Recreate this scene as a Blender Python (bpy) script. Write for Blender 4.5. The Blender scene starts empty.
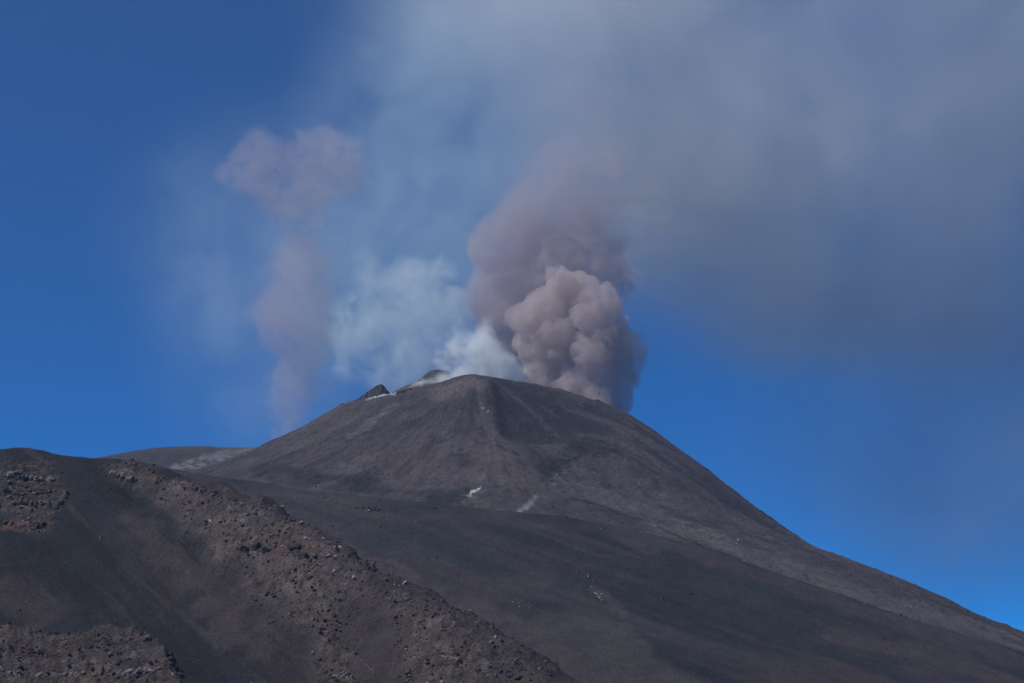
import bpy, bmesh, math, random
import numpy as np
from mathutils import Vector, Matrix

random.seed(7)
RNG = np.random.default_rng(11)
scene = bpy.context.scene
COL = scene.collection
R = math.radians

# ---------------------------------------------------------------- camera & survey
PITCH = R(12.0)
HFOV = R(30.0)
FPX = 512.0 / math.tan(HFOV / 2)
CP, SP = math.cos(PITCH), math.sin(PITCH)

def sight(px, py):
    u, v = (px - 512.0) / FPX, (341.5 - py) / FPX
    return np.array([u, CP - SP * v, SP + CP * v])

def at(px, py, D):
    """Survey a direction at forward distance D (metres) -> world point."""
    d = sight(px, py)
    return d * (D / d[1])

M_PX = lambda D: D / FPX        # metres per picture element at distance D

# ---------------------------------------------------------------- numpy noise
_T = np.random.default_rng(5).random((512, 512))
def vnoise(x, y, seed=0):
    x = np.asarray(x, float) + seed * 37.17; y = np.asarray(y, float) + seed * 91.73
    xi = np.floor(x).astype(int); yi = np.floor(y).astype(int)
    fx = x - xi; fy = y - yi
    fx = fx * fx * fx * (fx * (fx * 6 - 15) + 10); fy = fy * fy * fy * (fy * (fy * 6 - 15) + 10)
    a = _T[xi % 512, yi % 512]; b = _T[(xi + 1) % 512, yi % 512]
    c = _T[xi % 512, (yi + 1) % 512]; d = _T[(xi + 1) % 512, (yi + 1) % 512]
    return (a + (b - a) * fx) * (1 - fy) + (c + (d - c) * fx) * fy      # 0..1

def fbm(x, y, octv=5, seed=0, gain=0.5, ridged=False):
    s = 0.0; amp = 1.0; tot = 0.0
    x = np.asarray(x, float); y = np.asarray(y, float)
    for k in range(octv):
        n = vnoise(x, y, seed + k * 3) * 2 - 1
        if ridged: n = 1 - 2 * np.abs(n)
        s = s + amp * n; tot += amp; amp *= gain
        x, y = x * 1.92 * 0.8 - y * 1.92 * 0.6, x * 1.92 * 0.6 + y * 1.92 * 0.8
    return s / tot                                                     # about -1..1

def sstep(a, b, x):
    t = np.clip((np.asarray(x, float) - a) / (b - a), 0, 1)
    return t * t * (3 - 2 * t)

# ---------------------------------------------------------------- thin-plate surfaces
class TPS:
    def __init__(self, pts, lam=0.5):
        P = np.array(pts, float); self.s = 300.0
        self.c = P[:, :2] / self.s
        n = len(P)
        d2 = ((self.c[:, None] - self.c[None]) ** 2).sum(-1)
        K = 0.5 * d2 * np.log(d2 + 1e-12) + np.eye(n) * lam * 0.01
        Q = np.hstack([np.ones((n, 1)), self.c])
        A = np.zeros((n + 3, n + 3)); A[:n, :n] = K; A[:n, n:] = Q; A[n:, :n] = Q.T
        self.w = np.linalg.solve(A, np.concatenate([P[:, 2], np.zeros(3)]))
    def __call__(self, x, y):
        x = np.asarray(x, float) / self.s; y = np.asarray(y, float) / self.s
        out = self.w[-3] + self.w[-2] * x + self.w[-1] * y
        for (cx, cy), w in zip(self.c, self.w):
            d2 = (x - cx) ** 2 + (y - cy) ** 2
            out = out + w * 0.5 * d2 * np.log(d2 + 1e-12)
        return out

def seg_dist(X, Z, pts):
    """distance in the (x, z) facing plane to a polyline"""
    best = np.full(np.shape(X), 1e9)
    for (ax, az), (bx, bz) in zip(pts[:-1], pts[1:]):
        dx, dz = bx - ax, bz - az
        t = np.clip(((X - ax) * dx + (Z - az) * dz) / (dx * dx + dz * dz + 1e-9), 0, 1)
        best = np.minimum(best, np.hypot(X - ax - t * dx, Z - az - t * dz))
    return best

def inside(X, Z, poly):
    """signed-ish: soft inside test, positive inside, metres"""
    c = np.zeros(np.shape(X), bool)
    n = len(poly)
    for i in range(n):
        x1, z1 = poly[i]; x2, z2 = poly[(i + 1) % n]
        cond = ((z1 > Z) != (z2 > Z)) & (X < (x2 - x1) * (Z - z1) / (z2 - z1 + 1e-12) + x1)
        c ^= cond
    d = seg_dist(X, Z, list(poly) + [poly[0]])
    return np.where(c, d, -d)

def hit(px, py, hfun, d0=500, d1=4200):
    D = np.arange(d0, d1, 2.0)
    d = sight(px, py); P = d[None] * (D / d[1])[:, None]
    below = P[:, 2] < hfun(P[:, 0], P[:, 1])
    if not below.any(): return hit(px, py + 3, hfun, d0, d1) if py < 900 else P[0]      # just over a crest: take the crest
    return P[int(np.argmax(below))]

# ---------------------------------------------------------------- object helpers
def tag(o, label=None, cat=None, group=None, kind=None):
    if label: o['label'] = label
    if cat: o['category'] = cat
    if group: o['group'] = group
    if kind: o['kind'] = kind
    return o

def link_mesh(name, me, mat, parent=None):
    o = bpy.data.objects.new(name, me); COL.objects.link(o)
    if mat: me.materials.append(mat)
    if parent: o.parent = parent
    return o

def mesh_from(name, V, F):
    me = bpy.data.meshes.new(name)
    me.vertices.add(len(V)); me.vertices.foreach_set('co', np.asarray(V, np.float32).ravel())
    F = np.asarray(F, np.int32); k = F.shape[1]
    me.loops.add(F.size); me.loops.foreach_set('vertex_index', F.ravel())
    me.polygons.add(len(F)); me.polygons.foreach_set('loop_start', np.arange(0, F.size, k, dtype=np.int32))
    me.polygons.foreach_set('use_smooth', np.ones(len(F), bool))
    me.update(); me.validate()
    return me

def grid(name, xs, ys, hfun, colfun, mat, cut=None):
    X, Y = np.meshgrid(xs, ys)
    Z = hfun(X, Y)
    V = np.stack([X, Y, Z], -1).reshape(-1, 3)
    ny, nx = X.shape
    i = np.arange(ny * nx).reshape(ny, nx)
    F = np.stack([i[:-1, :-1], i[:-1, 1:], i[1:, 1:], i[1:, :-1]], -1).reshape(-1, 4)
    me = mesh_from(name, V, F)
    rgb = colfun(X, Y, Z).reshape(-1, 3)
    rgba = np.ones((len(rgb), 4), np.float32); rgba[:, :3] = np.clip(rgb, 0.004, 1)
    a = me.color_attributes.new('tint', 'FLOAT_COLOR', 'POINT'); a.data.foreach_set('color', rgba.ravel())
    return link_mesh(name, me, mat)

# ---------------------------------------------------------------- materials
def new_mat(name):
    m = bpy.data.materials.new(name); m.use_nodes = True
    m.node_tree.nodes.clear()
    return m, m.node_tree.nodes, m.node_tree.links

def terrain_mat(name, s_fine, s_mid, bump, bdist, contrast=0.5):
    """ash and rubble: zone colour from the mesh, broken up by procedural noise, with a grain bump"""
    m, N, L = new_mat(name)
    out = N.new('ShaderNodeOutputMaterial'); b = N.new('ShaderNodeBsdfPrincipled')
    b.inputs['Roughness'].default_value = 0.95; b.inputs['Specular IOR Level'].default_value = 0.15
    at_ = N.new('ShaderNodeAttribute'); at_.attribute_name = 'tint'
    geo = N.new('ShaderNodeTexCoord')
    n1 = N.new('ShaderNodeTexNoise'); n1.inputs['Scale'].default_value = s_fine; n1.inputs['Detail'].default_value = 6; n1.inputs['Roughness'].default_value = 0.7
    n2 = N.new('ShaderNodeTexNoise'); n2.inputs['Scale'].default_value = s_mid; n2.inputs['Detail'].default_value = 5; n2.inputs['Roughness'].default_value = 0.65
    for n in (n1, n2): L.new(geo.outputs['Object'], n.inputs['Vector'])
    mr = N.new('ShaderNodeMapRange'); mr.inputs['From Min'].default_value = 0.3; mr.inputs['From Max'].default_value = 0.7
    mr.inputs['To Min'].default_value = 1 - contrast; mr.inputs['To Max'].default_value = 1 + contrast
    L.new(n1.outputs['Fac'], mr.inputs['Value'])
    mr2 = N.new('ShaderNodeMapRange'); mr2.inputs['From Min'].default_value = 0.3; mr2.inputs['From Max'].default_value = 0.7
    mr2.inputs['To Min'].default_value = 0.82; mr2.inputs['To Max'].default_value = 1.18
    L.new(n2.outputs['Fac'], mr2.inputs['Value'])
    mu = N.new('ShaderNodeMath'); mu.operation = 'MULTIPLY'
    L.new(mr.outputs[0], mu.inputs[0]); L.new(mr2.outputs[0], mu.inputs[1])
    vm = N.new('ShaderNodeVectorMath'); vm.operation = 'SCALE'
    L.new(at_.outputs['Color'], vm.inputs[0]); L.new(mu.outputs[0], vm.inputs['Scale'])
    L.new(vm.outputs[0], b.inputs['Base Color'])
    bp = N.new('ShaderNodeBump'); bp.inputs['Strength'].default_value = bump; bp.inputs['Distance'].default_value = bdist
    L.new(n1.outputs['Fac'], bp.inputs['Height']); L.new(bp.outputs[0], b.inputs['Normal'])
    L.new(b.outputs[0], out.inputs['Surface'])
    return m

MAT_CONE = terrain_mat('volcanic_ash', 0.30, 0.03, 1.0, 6.0, 0.45)
MAT_SLOPE = terrain_mat('black_sand', 0.40, 0.03, 1.0, 4.0, 0.42)
MAT_HILL = terrain_mat('scree', 0.9, 0.07, 1.0, 2.5, 0.6)

def rock_mat(name, c1, c2, scale=0.6):
    m, N, L = new_mat(name)
    out = N.new('ShaderNodeOutputMaterial'); b = N.new('ShaderNodeBsdfPrincipled')
    b.inputs['Roughness'].default_value = 0.92; b.inputs['Specular IOR Level'].default_value = 0.2
    tc = N.new('ShaderNodeTexCoord'); oi = N.new('ShaderNodeObjectInfo')
    n1 = N.new('ShaderNodeTexNoise'); n1.inputs['Scale'].default_value = scale; n1.inputs['Detail'].default_value = 6
    L.new(tc.outputs['Object'], n1.inputs['Vector'])
    mx = N.new('ShaderNodeMix'); mx.data_type = 'RGBA'
    mx.inputs[6].default_value = (*c1, 1); mx.inputs[7].default_value = (*c2, 1)
    mr = N.new('ShaderNodeMapRange'); mr.inputs['From Min'].default_value = 0.3; mr.inputs['From Max'].default_value = 0.7
    L.new(n1.outputs['Fac'], mr.inputs['Value']); L.new(mr.outputs[0], mx.inputs[0])
    mr2 = N.new('ShaderNodeMapRange'); mr2.inputs['To Min'].default_value = 0.65; mr2.inputs['To Max'].default_value = 1.35
    L.new(oi.outputs['Random'], mr2.inputs['Value'])
    vm = N.new('ShaderNodeVectorMath'); vm.operation = 'SCALE'
    L.new(mx.outputs[2], vm.inputs[0]); L.new(mr2.outputs[0], vm.inputs['Scale'])
    L.new(vm.outputs[0], b.inputs['Base Color'])
    bp = N.new('ShaderNodeBump'); bp.inputs['Strength'].default_value = 0.8; bp.inputs['Distance'].default_value = 0.6
    L.new(n1.outputs['Fac'], bp.inputs['Height']); L.new(bp.outputs[0], b.inputs['Normal'])
    L.new(b.outputs[0], out.inputs['Surface'])
    return m

# ================================================================ TERRAIN
# ---- ground sheet to the horizon
def h_ground(x, y):
    d = np.hypot(x, y)
    return -1.7 + 17.0 * sstep(5, 900, d) + 1.2 * sstep(40, 200, d) * fbm(x / 160, y / 160, 4, 3)

# ---- main cone
DC = 2800.0
TOP = at(478, 376, DC); XC, YC = TOP[0], DC
def _prof(lst):
    P = [at(px, py, DC) for px, py in lst]
    return np.array([abs(p[0] - XC) for p in P]), np.array([p[2] for p in P])
RPTS = ([(478, 376), (500, 378), (530, 382), (560, 389), (595, 400), (630, 414), (665, 439), (700, 463), (730, 487), (760, 510), (800, 536), (850, 563), (900, 582), (940, 598), (985, 619), (1024, 638), (1120, 682), (1300, 750), (1600, 830)])
R_r, R_z = _prof([(px, py + float(np.interp(px, [560, 640, 704, 768, 832, 896, 960, 1024, 1300], [1, 3, 7, 9, 16, 23, 26, 33, 45]))) for px, py in RPTS])
L_r, L_z = _prof([(478, 376), (460, 378), (440, 384), (410, 391), (380, 398), (345, 405), (322, 420), (300, 434), (272, 448), (245, 462), (215, 474), (150, 500), (50, 545), (-200, 640), (-600, 760)])
fr = [(0, 376), (35, 385), (110, 407), (210, 434), (330, 463), (450, 489), (560, 508), (700, 532), (850, 562), (1000, 596), (1150, 650), (1400, 760)]
F_r = np.array([r for r, _ in fr], float); F_z = np.array([at(478, py, DC - r)[2] for r, py in fr])
_rr = np.arange(0, 2600, 4.0)
def _smooth(r, z):
    v = np.interp(_rr, r, z); k = np.hanning(13); k /= k.sum()
    vp = np.concatenate([v[0] + (v[0] - v[6:0:-1]) * 0.15, v, np.full(6, v[-1])])
    return np.convolve(vp, k, 'valid')
Rv, Lv, Fv = _smooth(R_r, R_z), _smooth(L_r, L_z), _smooth(F_r, F_z)

SP1 = [(TOP[0] - 3, TOP[1] - 20), (at(492, 400, 2745)[0], 2710), (at(500, 440, 2600)[0], 2600)]
def h_cone(x, y):
    x = np.asarray(x, float); y = np.asarray(y, float)
    dx, dy = x - XC, y - YC
    r = np.hypot(dx, dy); th = np.arctan2(dy, dx)
    wob = 1 + 0.04 * fbm(np.cos(th) * 2.2 + 9, np.sin(th) * 2.2, 3, 21)
    rr = r * (1 + (wob - 1) * sstep(80, 300, r))
    zr, zl, zf = (np.interp(rr, _rr, v) for v in (Rv, Lv, Fv))
    cr = np.clip(np.cos(th), 0, 1) ** 2; cl = np.clip(-np.cos(th), 0, 1) ** 2
    s2 = np.sin(th) ** 2
    zb = zf - 0.35 * np.clip(r, 0, 120) * sstep(0, 60, dy)            # falls away behind the rim (crater)
    z = cr * zr + cl * zl + s2 * np.where(dy > 0, zb, zf)
    f = sstep(0, 25, -dy)                                             # only the side that looks to the valley
    # scar hollow to the right of the rim knob, spur on its left
    hx, hy = at(545, 425, 2640)[0], 2655.0
    e = ((x - hx) / 115.0) ** 2 + ((y - hy) / 95.0) ** 2
    z = z - 36.0 * np.exp(-e * 1.6) * f
    e2 = ((x - (at(470, 382, 2760)[0])) / 38.0) ** 2 + ((y - 2755.0) / 45.0) ** 2
    z = z + 9.0 * np.exp(-e2)
    sx = at(490, 430, 2700)[0] + (2740 - y) * 0.10
    z = z + 10.0 * np.exp(-((x - sx) / 13.0) ** 2) * sstep(2560, 2640, y) * (1 - sstep(2735, 2790, y))
    # lava lobes on the right flank of the front
    lob = fbm(x / 70, y / 90, 4, 44, ridged=True)
    lm = np.exp(-(((x - at(585, 460, 2500)[0]) / 110) ** 2 + ((y - 2470) / 110) ** 2))
    z = z + lm * 12.0 * lob
    # radial ribs and grain
    u = th * 14
    z = z + 6.0 * sstep(90, 350, r) * fbm(u, r / 260, 5, 31, gain=.55) + 1.0 * sstep(60, 200, r) * fbm(u * 2.7, r / 110, 5, 33, gain=.6)
    z = z + 2.8 * fbm(x / 42, y / 42, 6, 35, gain=0.64) * sstep(10, 60, r) + 1.3 * fbm(x / 15, y / 15, 4, 37, ridged=True) * sstep(20, 90, r)
    # rim crags
    rim = np.exp(-(dy / 40) ** 2) * sstep(20, 60, np.abs(dx))
    z = z + rim * 4.0 * fbm(x / 16, y / 30, 5, 36, gain=0.65)
    return z

# ---- dark lava-sand slope in front of the cone
def back(p, dd, dz): return (p[0], p[1] + dd, p[2] - dz)
cr_pts = [(-200, 440, 2050), (0, 452, 2030), (100, 460, 2010), (160, 470, 2000), (210, 477, 1985), (260, 485, 1965), (330, 493, 1945), (400, 503, 1910),
          (460, 507, 1890), (540, 515, 1875), (620, 528, 1850), (700, 547, 1825), (780, 575, 1800), (860, 607, 1765), (940, 630, 1740),
          (1024, 656, 1705), (1120, 690, 1660), (1300, 760, 1600)]
cr_pts = [(px, py + float(np.interp(px, [0, 128, 256, 384, 512, 640, 768, 832, 1024], [24, 20, 21, 16, 13, 13, 17, 22, 23])), D) for px, py, D in cr_pts]
P = [tuple(at(*c)) for c in cr_pts]
P += [back(at(*c), 130, 42) for c in cr_pts] + [back(at(*c), 400, 150) for c in cr_pts[::2]]
P += [tuple(at(*c)) for c in [(-200, 640, 1250), (0, 640, 1250), (200, 640, 1250), (300, 683, 1130), (400, 590, 1480), (500, 683, 1100), (600, 600, 1440), (700, 683, 1100), (800, 640, 1400),
                              (900, 683, 1200), (1024, 690, 1330), (1150, 740, 1300), (-200, 780, 950), (300, 780, 940), (600, 780, 930), (1000, 780, 1000), (1300, 820, 1100)]]
tps_slope = TPS(P, 0.3)
def h_slope(x, y):
    z = tps_slope(x, y)
    z = z + 4.0 * fbm(x / 90 - y / 400, y / 260, 5, 51) + 1.1 * fbm(x / 22, y / 34, 5, 53, gain=0.6)
    # oblique runnels falling to the right
    t = (x * 0.80 + y * 0.60)
    z = z + 1.6 * fbm(t / 45, (x * -0.6 + y * 0.8) / 300, 4, 55)
    return z

# ---- foreground scree hill
hc = [(-260, 437, 1090), (-120, 453, 1065), (0, 462, 1040), (18, 458, 1030), (40, 450.5, 1020), (58, 455, 1014), (78, 460, 1010), (128, 462, 1005), (165, 468, 985), (210, 478, 950),
      (270, 495, 915), (318, 520, 870), (345, 547, 840), (390, 576, 800), (430, 590, 775), (480, 616, 745), (540, 652, 705), (600, 694, 670), (700, 750, 640), (900, 830, 600)]
P = [tuple(at(*c)) for c in hc]
P += [back(at(*c), 70, 36) for c in hc] + [back(at(*c), 220, 110) for c in hc]
P += [tuple(at(*c)) for c in [(-120, 540, 905), (-120, 650, 760), (30, 498, 955), (0, 540, 905), (60, 545, 898), (80, 500, 955), (120, 560, 886), (60, 600, 842), (180, 620, 797), (250, 650, 745),
     (320, 690, 690), (150, 640, 775), (150, 505, 962), (200, 553, 892), (260, 600, 830), (320, 650, 752), (365, 683, 700), (220, 520, 915), (290, 550, 865),
     (310, 600, 812), (380, 640, 742), (440, 660, 705), (490, 690, 668), (0, 632, 792), (90, 632, 790), (0, 690, 715), (100, 690, 712),
     (-120, 780, 600), (100, 780, 600), (300, 780, 590), (500, 790, 570), (700, 830, 560)]]
tps_hill = TPS(P, 0.15)

XZ = lambda lst, f: [(lambda p: (p[0], p[2]))(hit(px, py, f, 450, 4200)) for px, py in lst]

Z_OUT1 = XZ([(-60, 470), (10, 460), (55, 466), (66, 492), (64, 508), (55, 525), (38, 540), (20, 530), (5, 515), (-60, 500)], tps_hill)          # banded lava, upper left
Z_OUT2 = XZ([(-60, 636), (20, 634), (90, 640), (140, 636), (165, 648), (176, 672), (184, 700), (-60, 700)], tps_hill)                        # ledge, lower left
Z_RIB = XZ([(112, 470), (150, 471), (205, 480), (250, 490), (300, 510), (330, 530), (350, 552), (385, 576), (350, 600), (335, 625), (350, 660), (372, 700), (334, 692), (300, 640), (250, 590), (200, 550), (160, 515)], tps_hill)
Z_LOW = XZ([(385, 600), (430, 600), (470, 612), (505, 640), (535, 670), (560, 700), (380, 700), (400, 660), (395, 630)], tps_hill)           # rubble at the bottom of the spur
Z_SLAB = XZ([(345, 552), (400, 580), (480, 612), (560, 662), (620, 705), (330, 700), (320, 640), (330, 590)], tps_hill)                          # smooth brown ash

def hill_masks(x, z):
    n = 9 * fbm(x / 16, z / 14, 5, 61, gain=.6)
    m = {}
    m['o1'] = sstep(-4, 6, inside(x, z, Z_OUT1) + n * 0.7)
    m['o2'] = sstep(-1, 2, inside(x, z, Z_OUT2) + n * 0.3)
    m['rib'] = sstep(-7, 9, inside(x, z, Z_RIB) + n)
    m['low'] = sstep(-6, 9, inside(x, z, Z_LOW) + n)
    m['slab'] = sstep(-4, 8, inside(x, z, Z_SLAB) + n)
    return m

def h_hill(x, y):
    x = np.asarray(x, float); y = np.asarray(y, float)
    z = tps_hill(x, y)
    m = hill_masks(x, z)
    rough = np.clip(m['o1'] + m['rib'] * 0.9 + m['low'] * 0.9 + m['o2'], 0, 1)
    z0 = z
    z = z + 0.9 * fbm(x / 30, y / 50, 4, 71)
    z = z + (0.25 + 1.9 * rough) * fbm(x / 7, y / 9, 5, 73, gain=0.65, ridged=True) + 1.6 * rough * fbm(x / 19, y / 26, 4, 72, ridged=True)
    z = z + (0.12 + 0.9 * rough) * fbm(x / 2.2, y / 2.6, 3, 75, gain=0.6)
    z = z + (0.6 + 1.6 * np.clip(m['rib'] + m['slab'] + m['low'], 0, 1)) * (fbm(x / 24, y / 40, 4, 74, gain=.55, ridged=True) + 0.6 * fbm(x / 11, y / 20, 3, 76))
    # the rib stands proud of the dark chute
    z = z + 2.5 * m['rib'] + 1.0 * m['low']
    # lava beds: terraced benches
    def terr(zz, step, sharp):
        q = zz / step + 0.35 * fbm(x / 25, y / 25, 3, 77); fq = np.floor(q); t = q - fq
        return (fq + np.clip((t - 0.5) * sharp + 0.5, 0, 1)) * step - zz
    z = z + m['o1'] * 0.95 * terr(z0, 4.4, 4.0) + m['o2'] * (2.2 + 0.95 * terr(z0, 5.6, 4.5))
    # gullies along the chute
    t = (x * 0.62 + y * 0.78)
    z = z + (1 - rough) * 1.3 * fbm(t / 9, (y * 0.6 - x * 0.78) / 120, 4, 79)
    return z

# ---- ridge behind on the left
rp = [(-300, 475, 3400), (0, 478, 3400), (60, 474, 3380), (100, 464, 3370), (128, 456, 3360), (160, 449.5, 3350), (200, 447, 3340), (270, 447, 3330), (330, 447, 3340), (420, 452, 3350)]
P = [tuple(at(*c)) for c in rp] + [back(at(*c), 150, 60) for c in rp] + [back(at(*c), 700, 330) for c in rp]
P += [tuple(at(*c)) for c in [(-300, 560, 2950), (0, 545, 2950), (100, 500, 3050), (160, 476, 3130), (200, 466, 3190), (240, 462, 3220), (240, 490, 3000), (160, 500, 2960), (330, 480, 3100), (-300, 690, 2500), (0, 690, 2500), (300, 690, 2500)]]
tps_ridge = TPS(P, 0.3)
def h_ridge(x, y):
    return tps_ridge(x, y) + 2.0 * fbm(x / 40, y / 60, 5, 81, gain=0.6) + 1.2 * fbm(x / 12, y / 40, 4, 83)

# ---- second crater mound, peeping over the rim
mt = at(438, 370.5, 2960)
def h_mound(x, y):
    r = np.hypot(x - mt[0], (y - mt[1]) * 0.8)
    return mt[2] - 0.012 * np.clip(r, 0, 30) ** 2 - 0.52 * np.clip(r - 16, 0, 900) + 1.8 * fbm(x / 14, y / 14, 5, 91, gain=0.6) * sstep(4, 20, r)

# ---------------------------------------------------------------- zone colours (albedo, plus painted light and shade at the summit)
def C(r, g, b): return np.array([r, g, b])
def mix(a, b, m): return a * (1 - m[..., None]) + b * m[..., None]
ASH, PINK, DARK, PALE, SCREE, SAND, BROWN = C(.066, .058, .067), C(.108, .087, .092), C(.024, .024, .031), C(.125, .113, .121), C(.116, .092, .092), C(.027, .031, .040), C(.068, .054, .058)
WHITE = C(.75, .75, .74)

def stroke(x, z, pts, w, nz=0.0, seed=0, sc=10):
    d = seg_dist(x, z, pts)
    return 1 - sstep(w * 0.4, w * 1.2, d + nz * fbm(x / sc, z / sc, 4, seed))

def col_cone(x, y, z):
    c = np.ones(x.shape + (3,)) * ASH
    f = lambda lst: XZ(lst, h_cone)
    th = np.arctan2(y - YC, x - XC); r = np.hypot(x - XC, y - YC)
    st = fbm(th * 30, r / 300, 5, 101)                                # streaks down the fall line
    c = c * (1 + 0.2 * st)[..., None]
    big = fbm(x / 160, z / 120, 4, 103)
    c = mix(c, PINK * 0.9, 0.5 * sstep(-0.2, 0.4, big))
    c = mix(c, PINK, 0.55 * stroke(x, z, f([(400, 470), (450, 440), (490, 470)]), 60, 25, 104, 30))
    c = mix(c, PINK * 1.4, 0.9 * stroke(x, z, f([(440, 396), (455, 388), (470, 382), (482, 383)]), 17, 9, 105))  # pinkish ash of the rim knob, painted lighter on its sunlit left
    c = mix(c, C(.17, .135, .13), 0.7 * stroke(x, z, f([(440, 392), (464, 382), (480, 381)]), 6, 5, 106))  # sunlit top of the knob, painted paler
    c = mix(c, DARK, 0.9 * stroke(x, z, f([(505, 392), (540, 410), (590, 425)]), 46, 22, 107, 20))  # shade in the scar hollow, painted into the colour
    c = mix(c, DARK, 0.75 * stroke(x, z, f([(500, 400), (505, 430), (530, 440), (560, 437), (600, 452)]), 14, 12, 108))
    c = mix(c, DARK * 0.8, 0.8 * stroke(x, z, f([(545, 470), (570, 452), (580, 444)]), 13, 14, 109, 7))
    c = mix(c, DARK * 0.8, 0.7 * stroke(x, z, f([(585, 432), (600, 445), (620, 452)]), 9, 9, 110, 7))
    c = mix(c, DARK, 0.7 * stroke(x, z, f([(640, 440), (700, 480), (770, 530), (830, 560)]), 17, 10, 111, 20))
    c = mix(c, PALE, 0.7 * stroke(x, z, f([(650, 520), (730, 545), (800, 572), (880, 600), (960, 622), (1040, 650)]), 22, 14, 112, 20))
    c = mix(c, PALE, 0.5 * stroke(x, z, f([(560, 480), (640, 510), (720, 540)]), 20, 14, 113, 20))
    c = mix(c, PALE * 1.5, 0.5 * stroke(x, z, f([(395, 405), (372, 422), (350, 436)]), 7, 7, 114, 12))
    c = mix(c, DARK * 1.25, 0.8 * stroke(x, z, f([(290, 470), (380, 490), (440, 502), (470, 490), (500, 496)]), 12, 14, 117, 22))
    c = mix(c, DARK, 0.5 * stroke(x, z, f([(260, 470), (330, 482), (400, 500)]), 15, 12, 118, 22))
    sk = sstep(0.0, 0.35, fbm(x / 4, z / 4, 4, 115))
    c = mix(c, WHITE * .5, 0.8 * sk * stroke(x, z, f([(481, 404), (486, 410), (491, 417)]), 3.2, 2.5, 116, 5))
    c = mix(c, WHITE * .35, 0.8 * sk * stroke(x, z, f([(580, 405), (594, 411), (606, 417)]), 3.5, 2.5, 119, 5))
    c = mix(c, PALE * 1.5, 0.6 * sk * stroke(x, z, f([(462, 500), (474, 493), (482, 488)]), 9, 7, 175, 7))
    c = mix(c, WHITE * .4, 0.7 * sk * stroke(x, z, f([(444, 510), (452, 507), (458, 503)]), 4.5, 4, 134, 5))
    c = mix(c, DARK * .9, 0.5 * sstep(0.08, 0.4, fbm(th * 11, r / 75, 5, 135, gain=.6)))
    c = mix(c, PALE, 0.4 * sstep(0.08, 0.4, fbm(th * 13 + 5, r / 90, 5, 136, gain=.6)))
    rk = sstep(-0.05, 0.3, fbm(x / 7, z / 4.5, 5, 137, gain=.65))
    c = mix(c, DARK * .75, 0.85 * rk * stroke(x, z, f([(500, 395), (512, 425), (545, 436), (585, 440), (612, 452)]), 20, 16, 138, 12))
    c = mix(c, DARK * .7, 0.85 * rk * stroke(x, z, f([(545, 476), (562, 462), (590, 446)]), 18, 14, 139, 9))
    c = mix(c, DARK * .8, 0.6 * rk * stroke(x, z, f([(430, 442), (462, 432)]), 7, 8, 140, 9))
    # thin dark cracks
    for k, l in enumerate([[(498, 446), (510, 452), (520, 456)], [(438, 443), (452, 438), (460, 432)], [(630, 530), (652, 538), (664, 546)], [(660, 528), (690, 542), (740, 560)], [(570, 500), (600, 505), (640, 520)]]):
        c = mix(c, DARK * 0.5, 0.7 * stroke(x, z, f(l), 2.6, 3, 120 + k, 6))
    # pale blocks strung along the right flank
    sp = fbm(x / 6, z / 5, 3, 130)
    c = mix(c, PALE * 2.2, 0.75 * sstep(0.28, 0.5, sp) * stroke(x, z, f([(668, 522), (715, 532), (740, 540), (752, 546)]), 8, 6, 131))
    c = mix(c, DARK * 0.6, 0.6 * sstep(0.3, 0.5, -sp) * stroke(x, z, f([(660, 522), (735, 540), (810, 580)]), 9, 6, 132))
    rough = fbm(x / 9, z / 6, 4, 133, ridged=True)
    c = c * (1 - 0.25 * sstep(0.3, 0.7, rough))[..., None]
    return c

def col_slope(x, y, z):
    c = np.ones(x.shape + (3,)) * SAND
    f = lambda lst: XZ(lst, h_slope)
    t = (x * 0.80 + z * 1.5)
    s = fbm(t / 40, (z - x * 0.45) / 220, 5, 141)
    c = c * (1 + 0.45 * s)[..., None]
    q = fbm((x * .5 + z) / 9, (z - x * 0.5) / 120, 4, 142)
    c = mix(c, BROWN * .9, 0.55 * sstep(0.1, 0.5, q))
    c = mix(c, DARK * .7, 0.5 * sstep(0.15, 0.5, -q))
    big = fbm(x / 120, z / 45, 4, 143)
    c = mix(c, BROWN, 0.55 * sstep(0.0, 0.5, big))
    c = mix(c, C(.062, .058, .060), 0.9 * stroke(x, z, f([(520, 625), (600, 628), (640, 660), (700, 700)]), 15, 14, 144, 25))
    c = mix(c, C(.060, .056, .058), 0.8 * stroke(x, z, f([(560, 660), (620, 672)]), 26, 14, 145, 25))
    c = mix(c, BROWN * 1.1, 0.6 * stroke(x, z, f([(850, 640), (950, 660), (1030, 690)]), 16, 14, 146, 25))
    c = mix(c, BROWN * 1.35, 0.8 * stroke(x, z, f([(388, 561), (405, 568), (416, 576)]), 3.2, 3, 147, 8))
    c = mix(c, BROWN * 1.2, 0.7 * stroke(x, z, f([(352, 553), (366, 560)]), 3, 3, 148, 8))
    c = mix(c, BROWN * 1.3, 0.5 * stroke(x, z, f([(600, 590), (615, 605), (622, 612)]), 7, 6, 149, 8))
    c = mix(c, C(.06, .058, .064), 0.7 * stroke(x, z, f([(262, 492), (330, 498)]), 5, 6, 150, 14))
    c = mix(c, BROWN * 1.0, 0.8 * stroke(x, z, f([(395, 582), (440, 600), (500, 628), (560, 664), (600, 695)]), 16, 18, 153, 16))
    c = mix(c, SCREE * .8, 0.5 * stroke(x, z, f([(345, 545), (375, 562), (410, 582)]), 6, 8, 154, 9))
    # far crest takes some of the cone's ash
    c = mix(c, ASH * 0.9, 0.75 * stroke(x, z, f([(620, 532), (700, 553), (780, 580), (860, 612), (940, 634), (1024, 660)]), 14, 16, 151, 26))
    k = fbm(x / 5, z / 4, 4, 152)
    c = c * (1 + 0.22 * k)[..., None]
    return c

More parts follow.
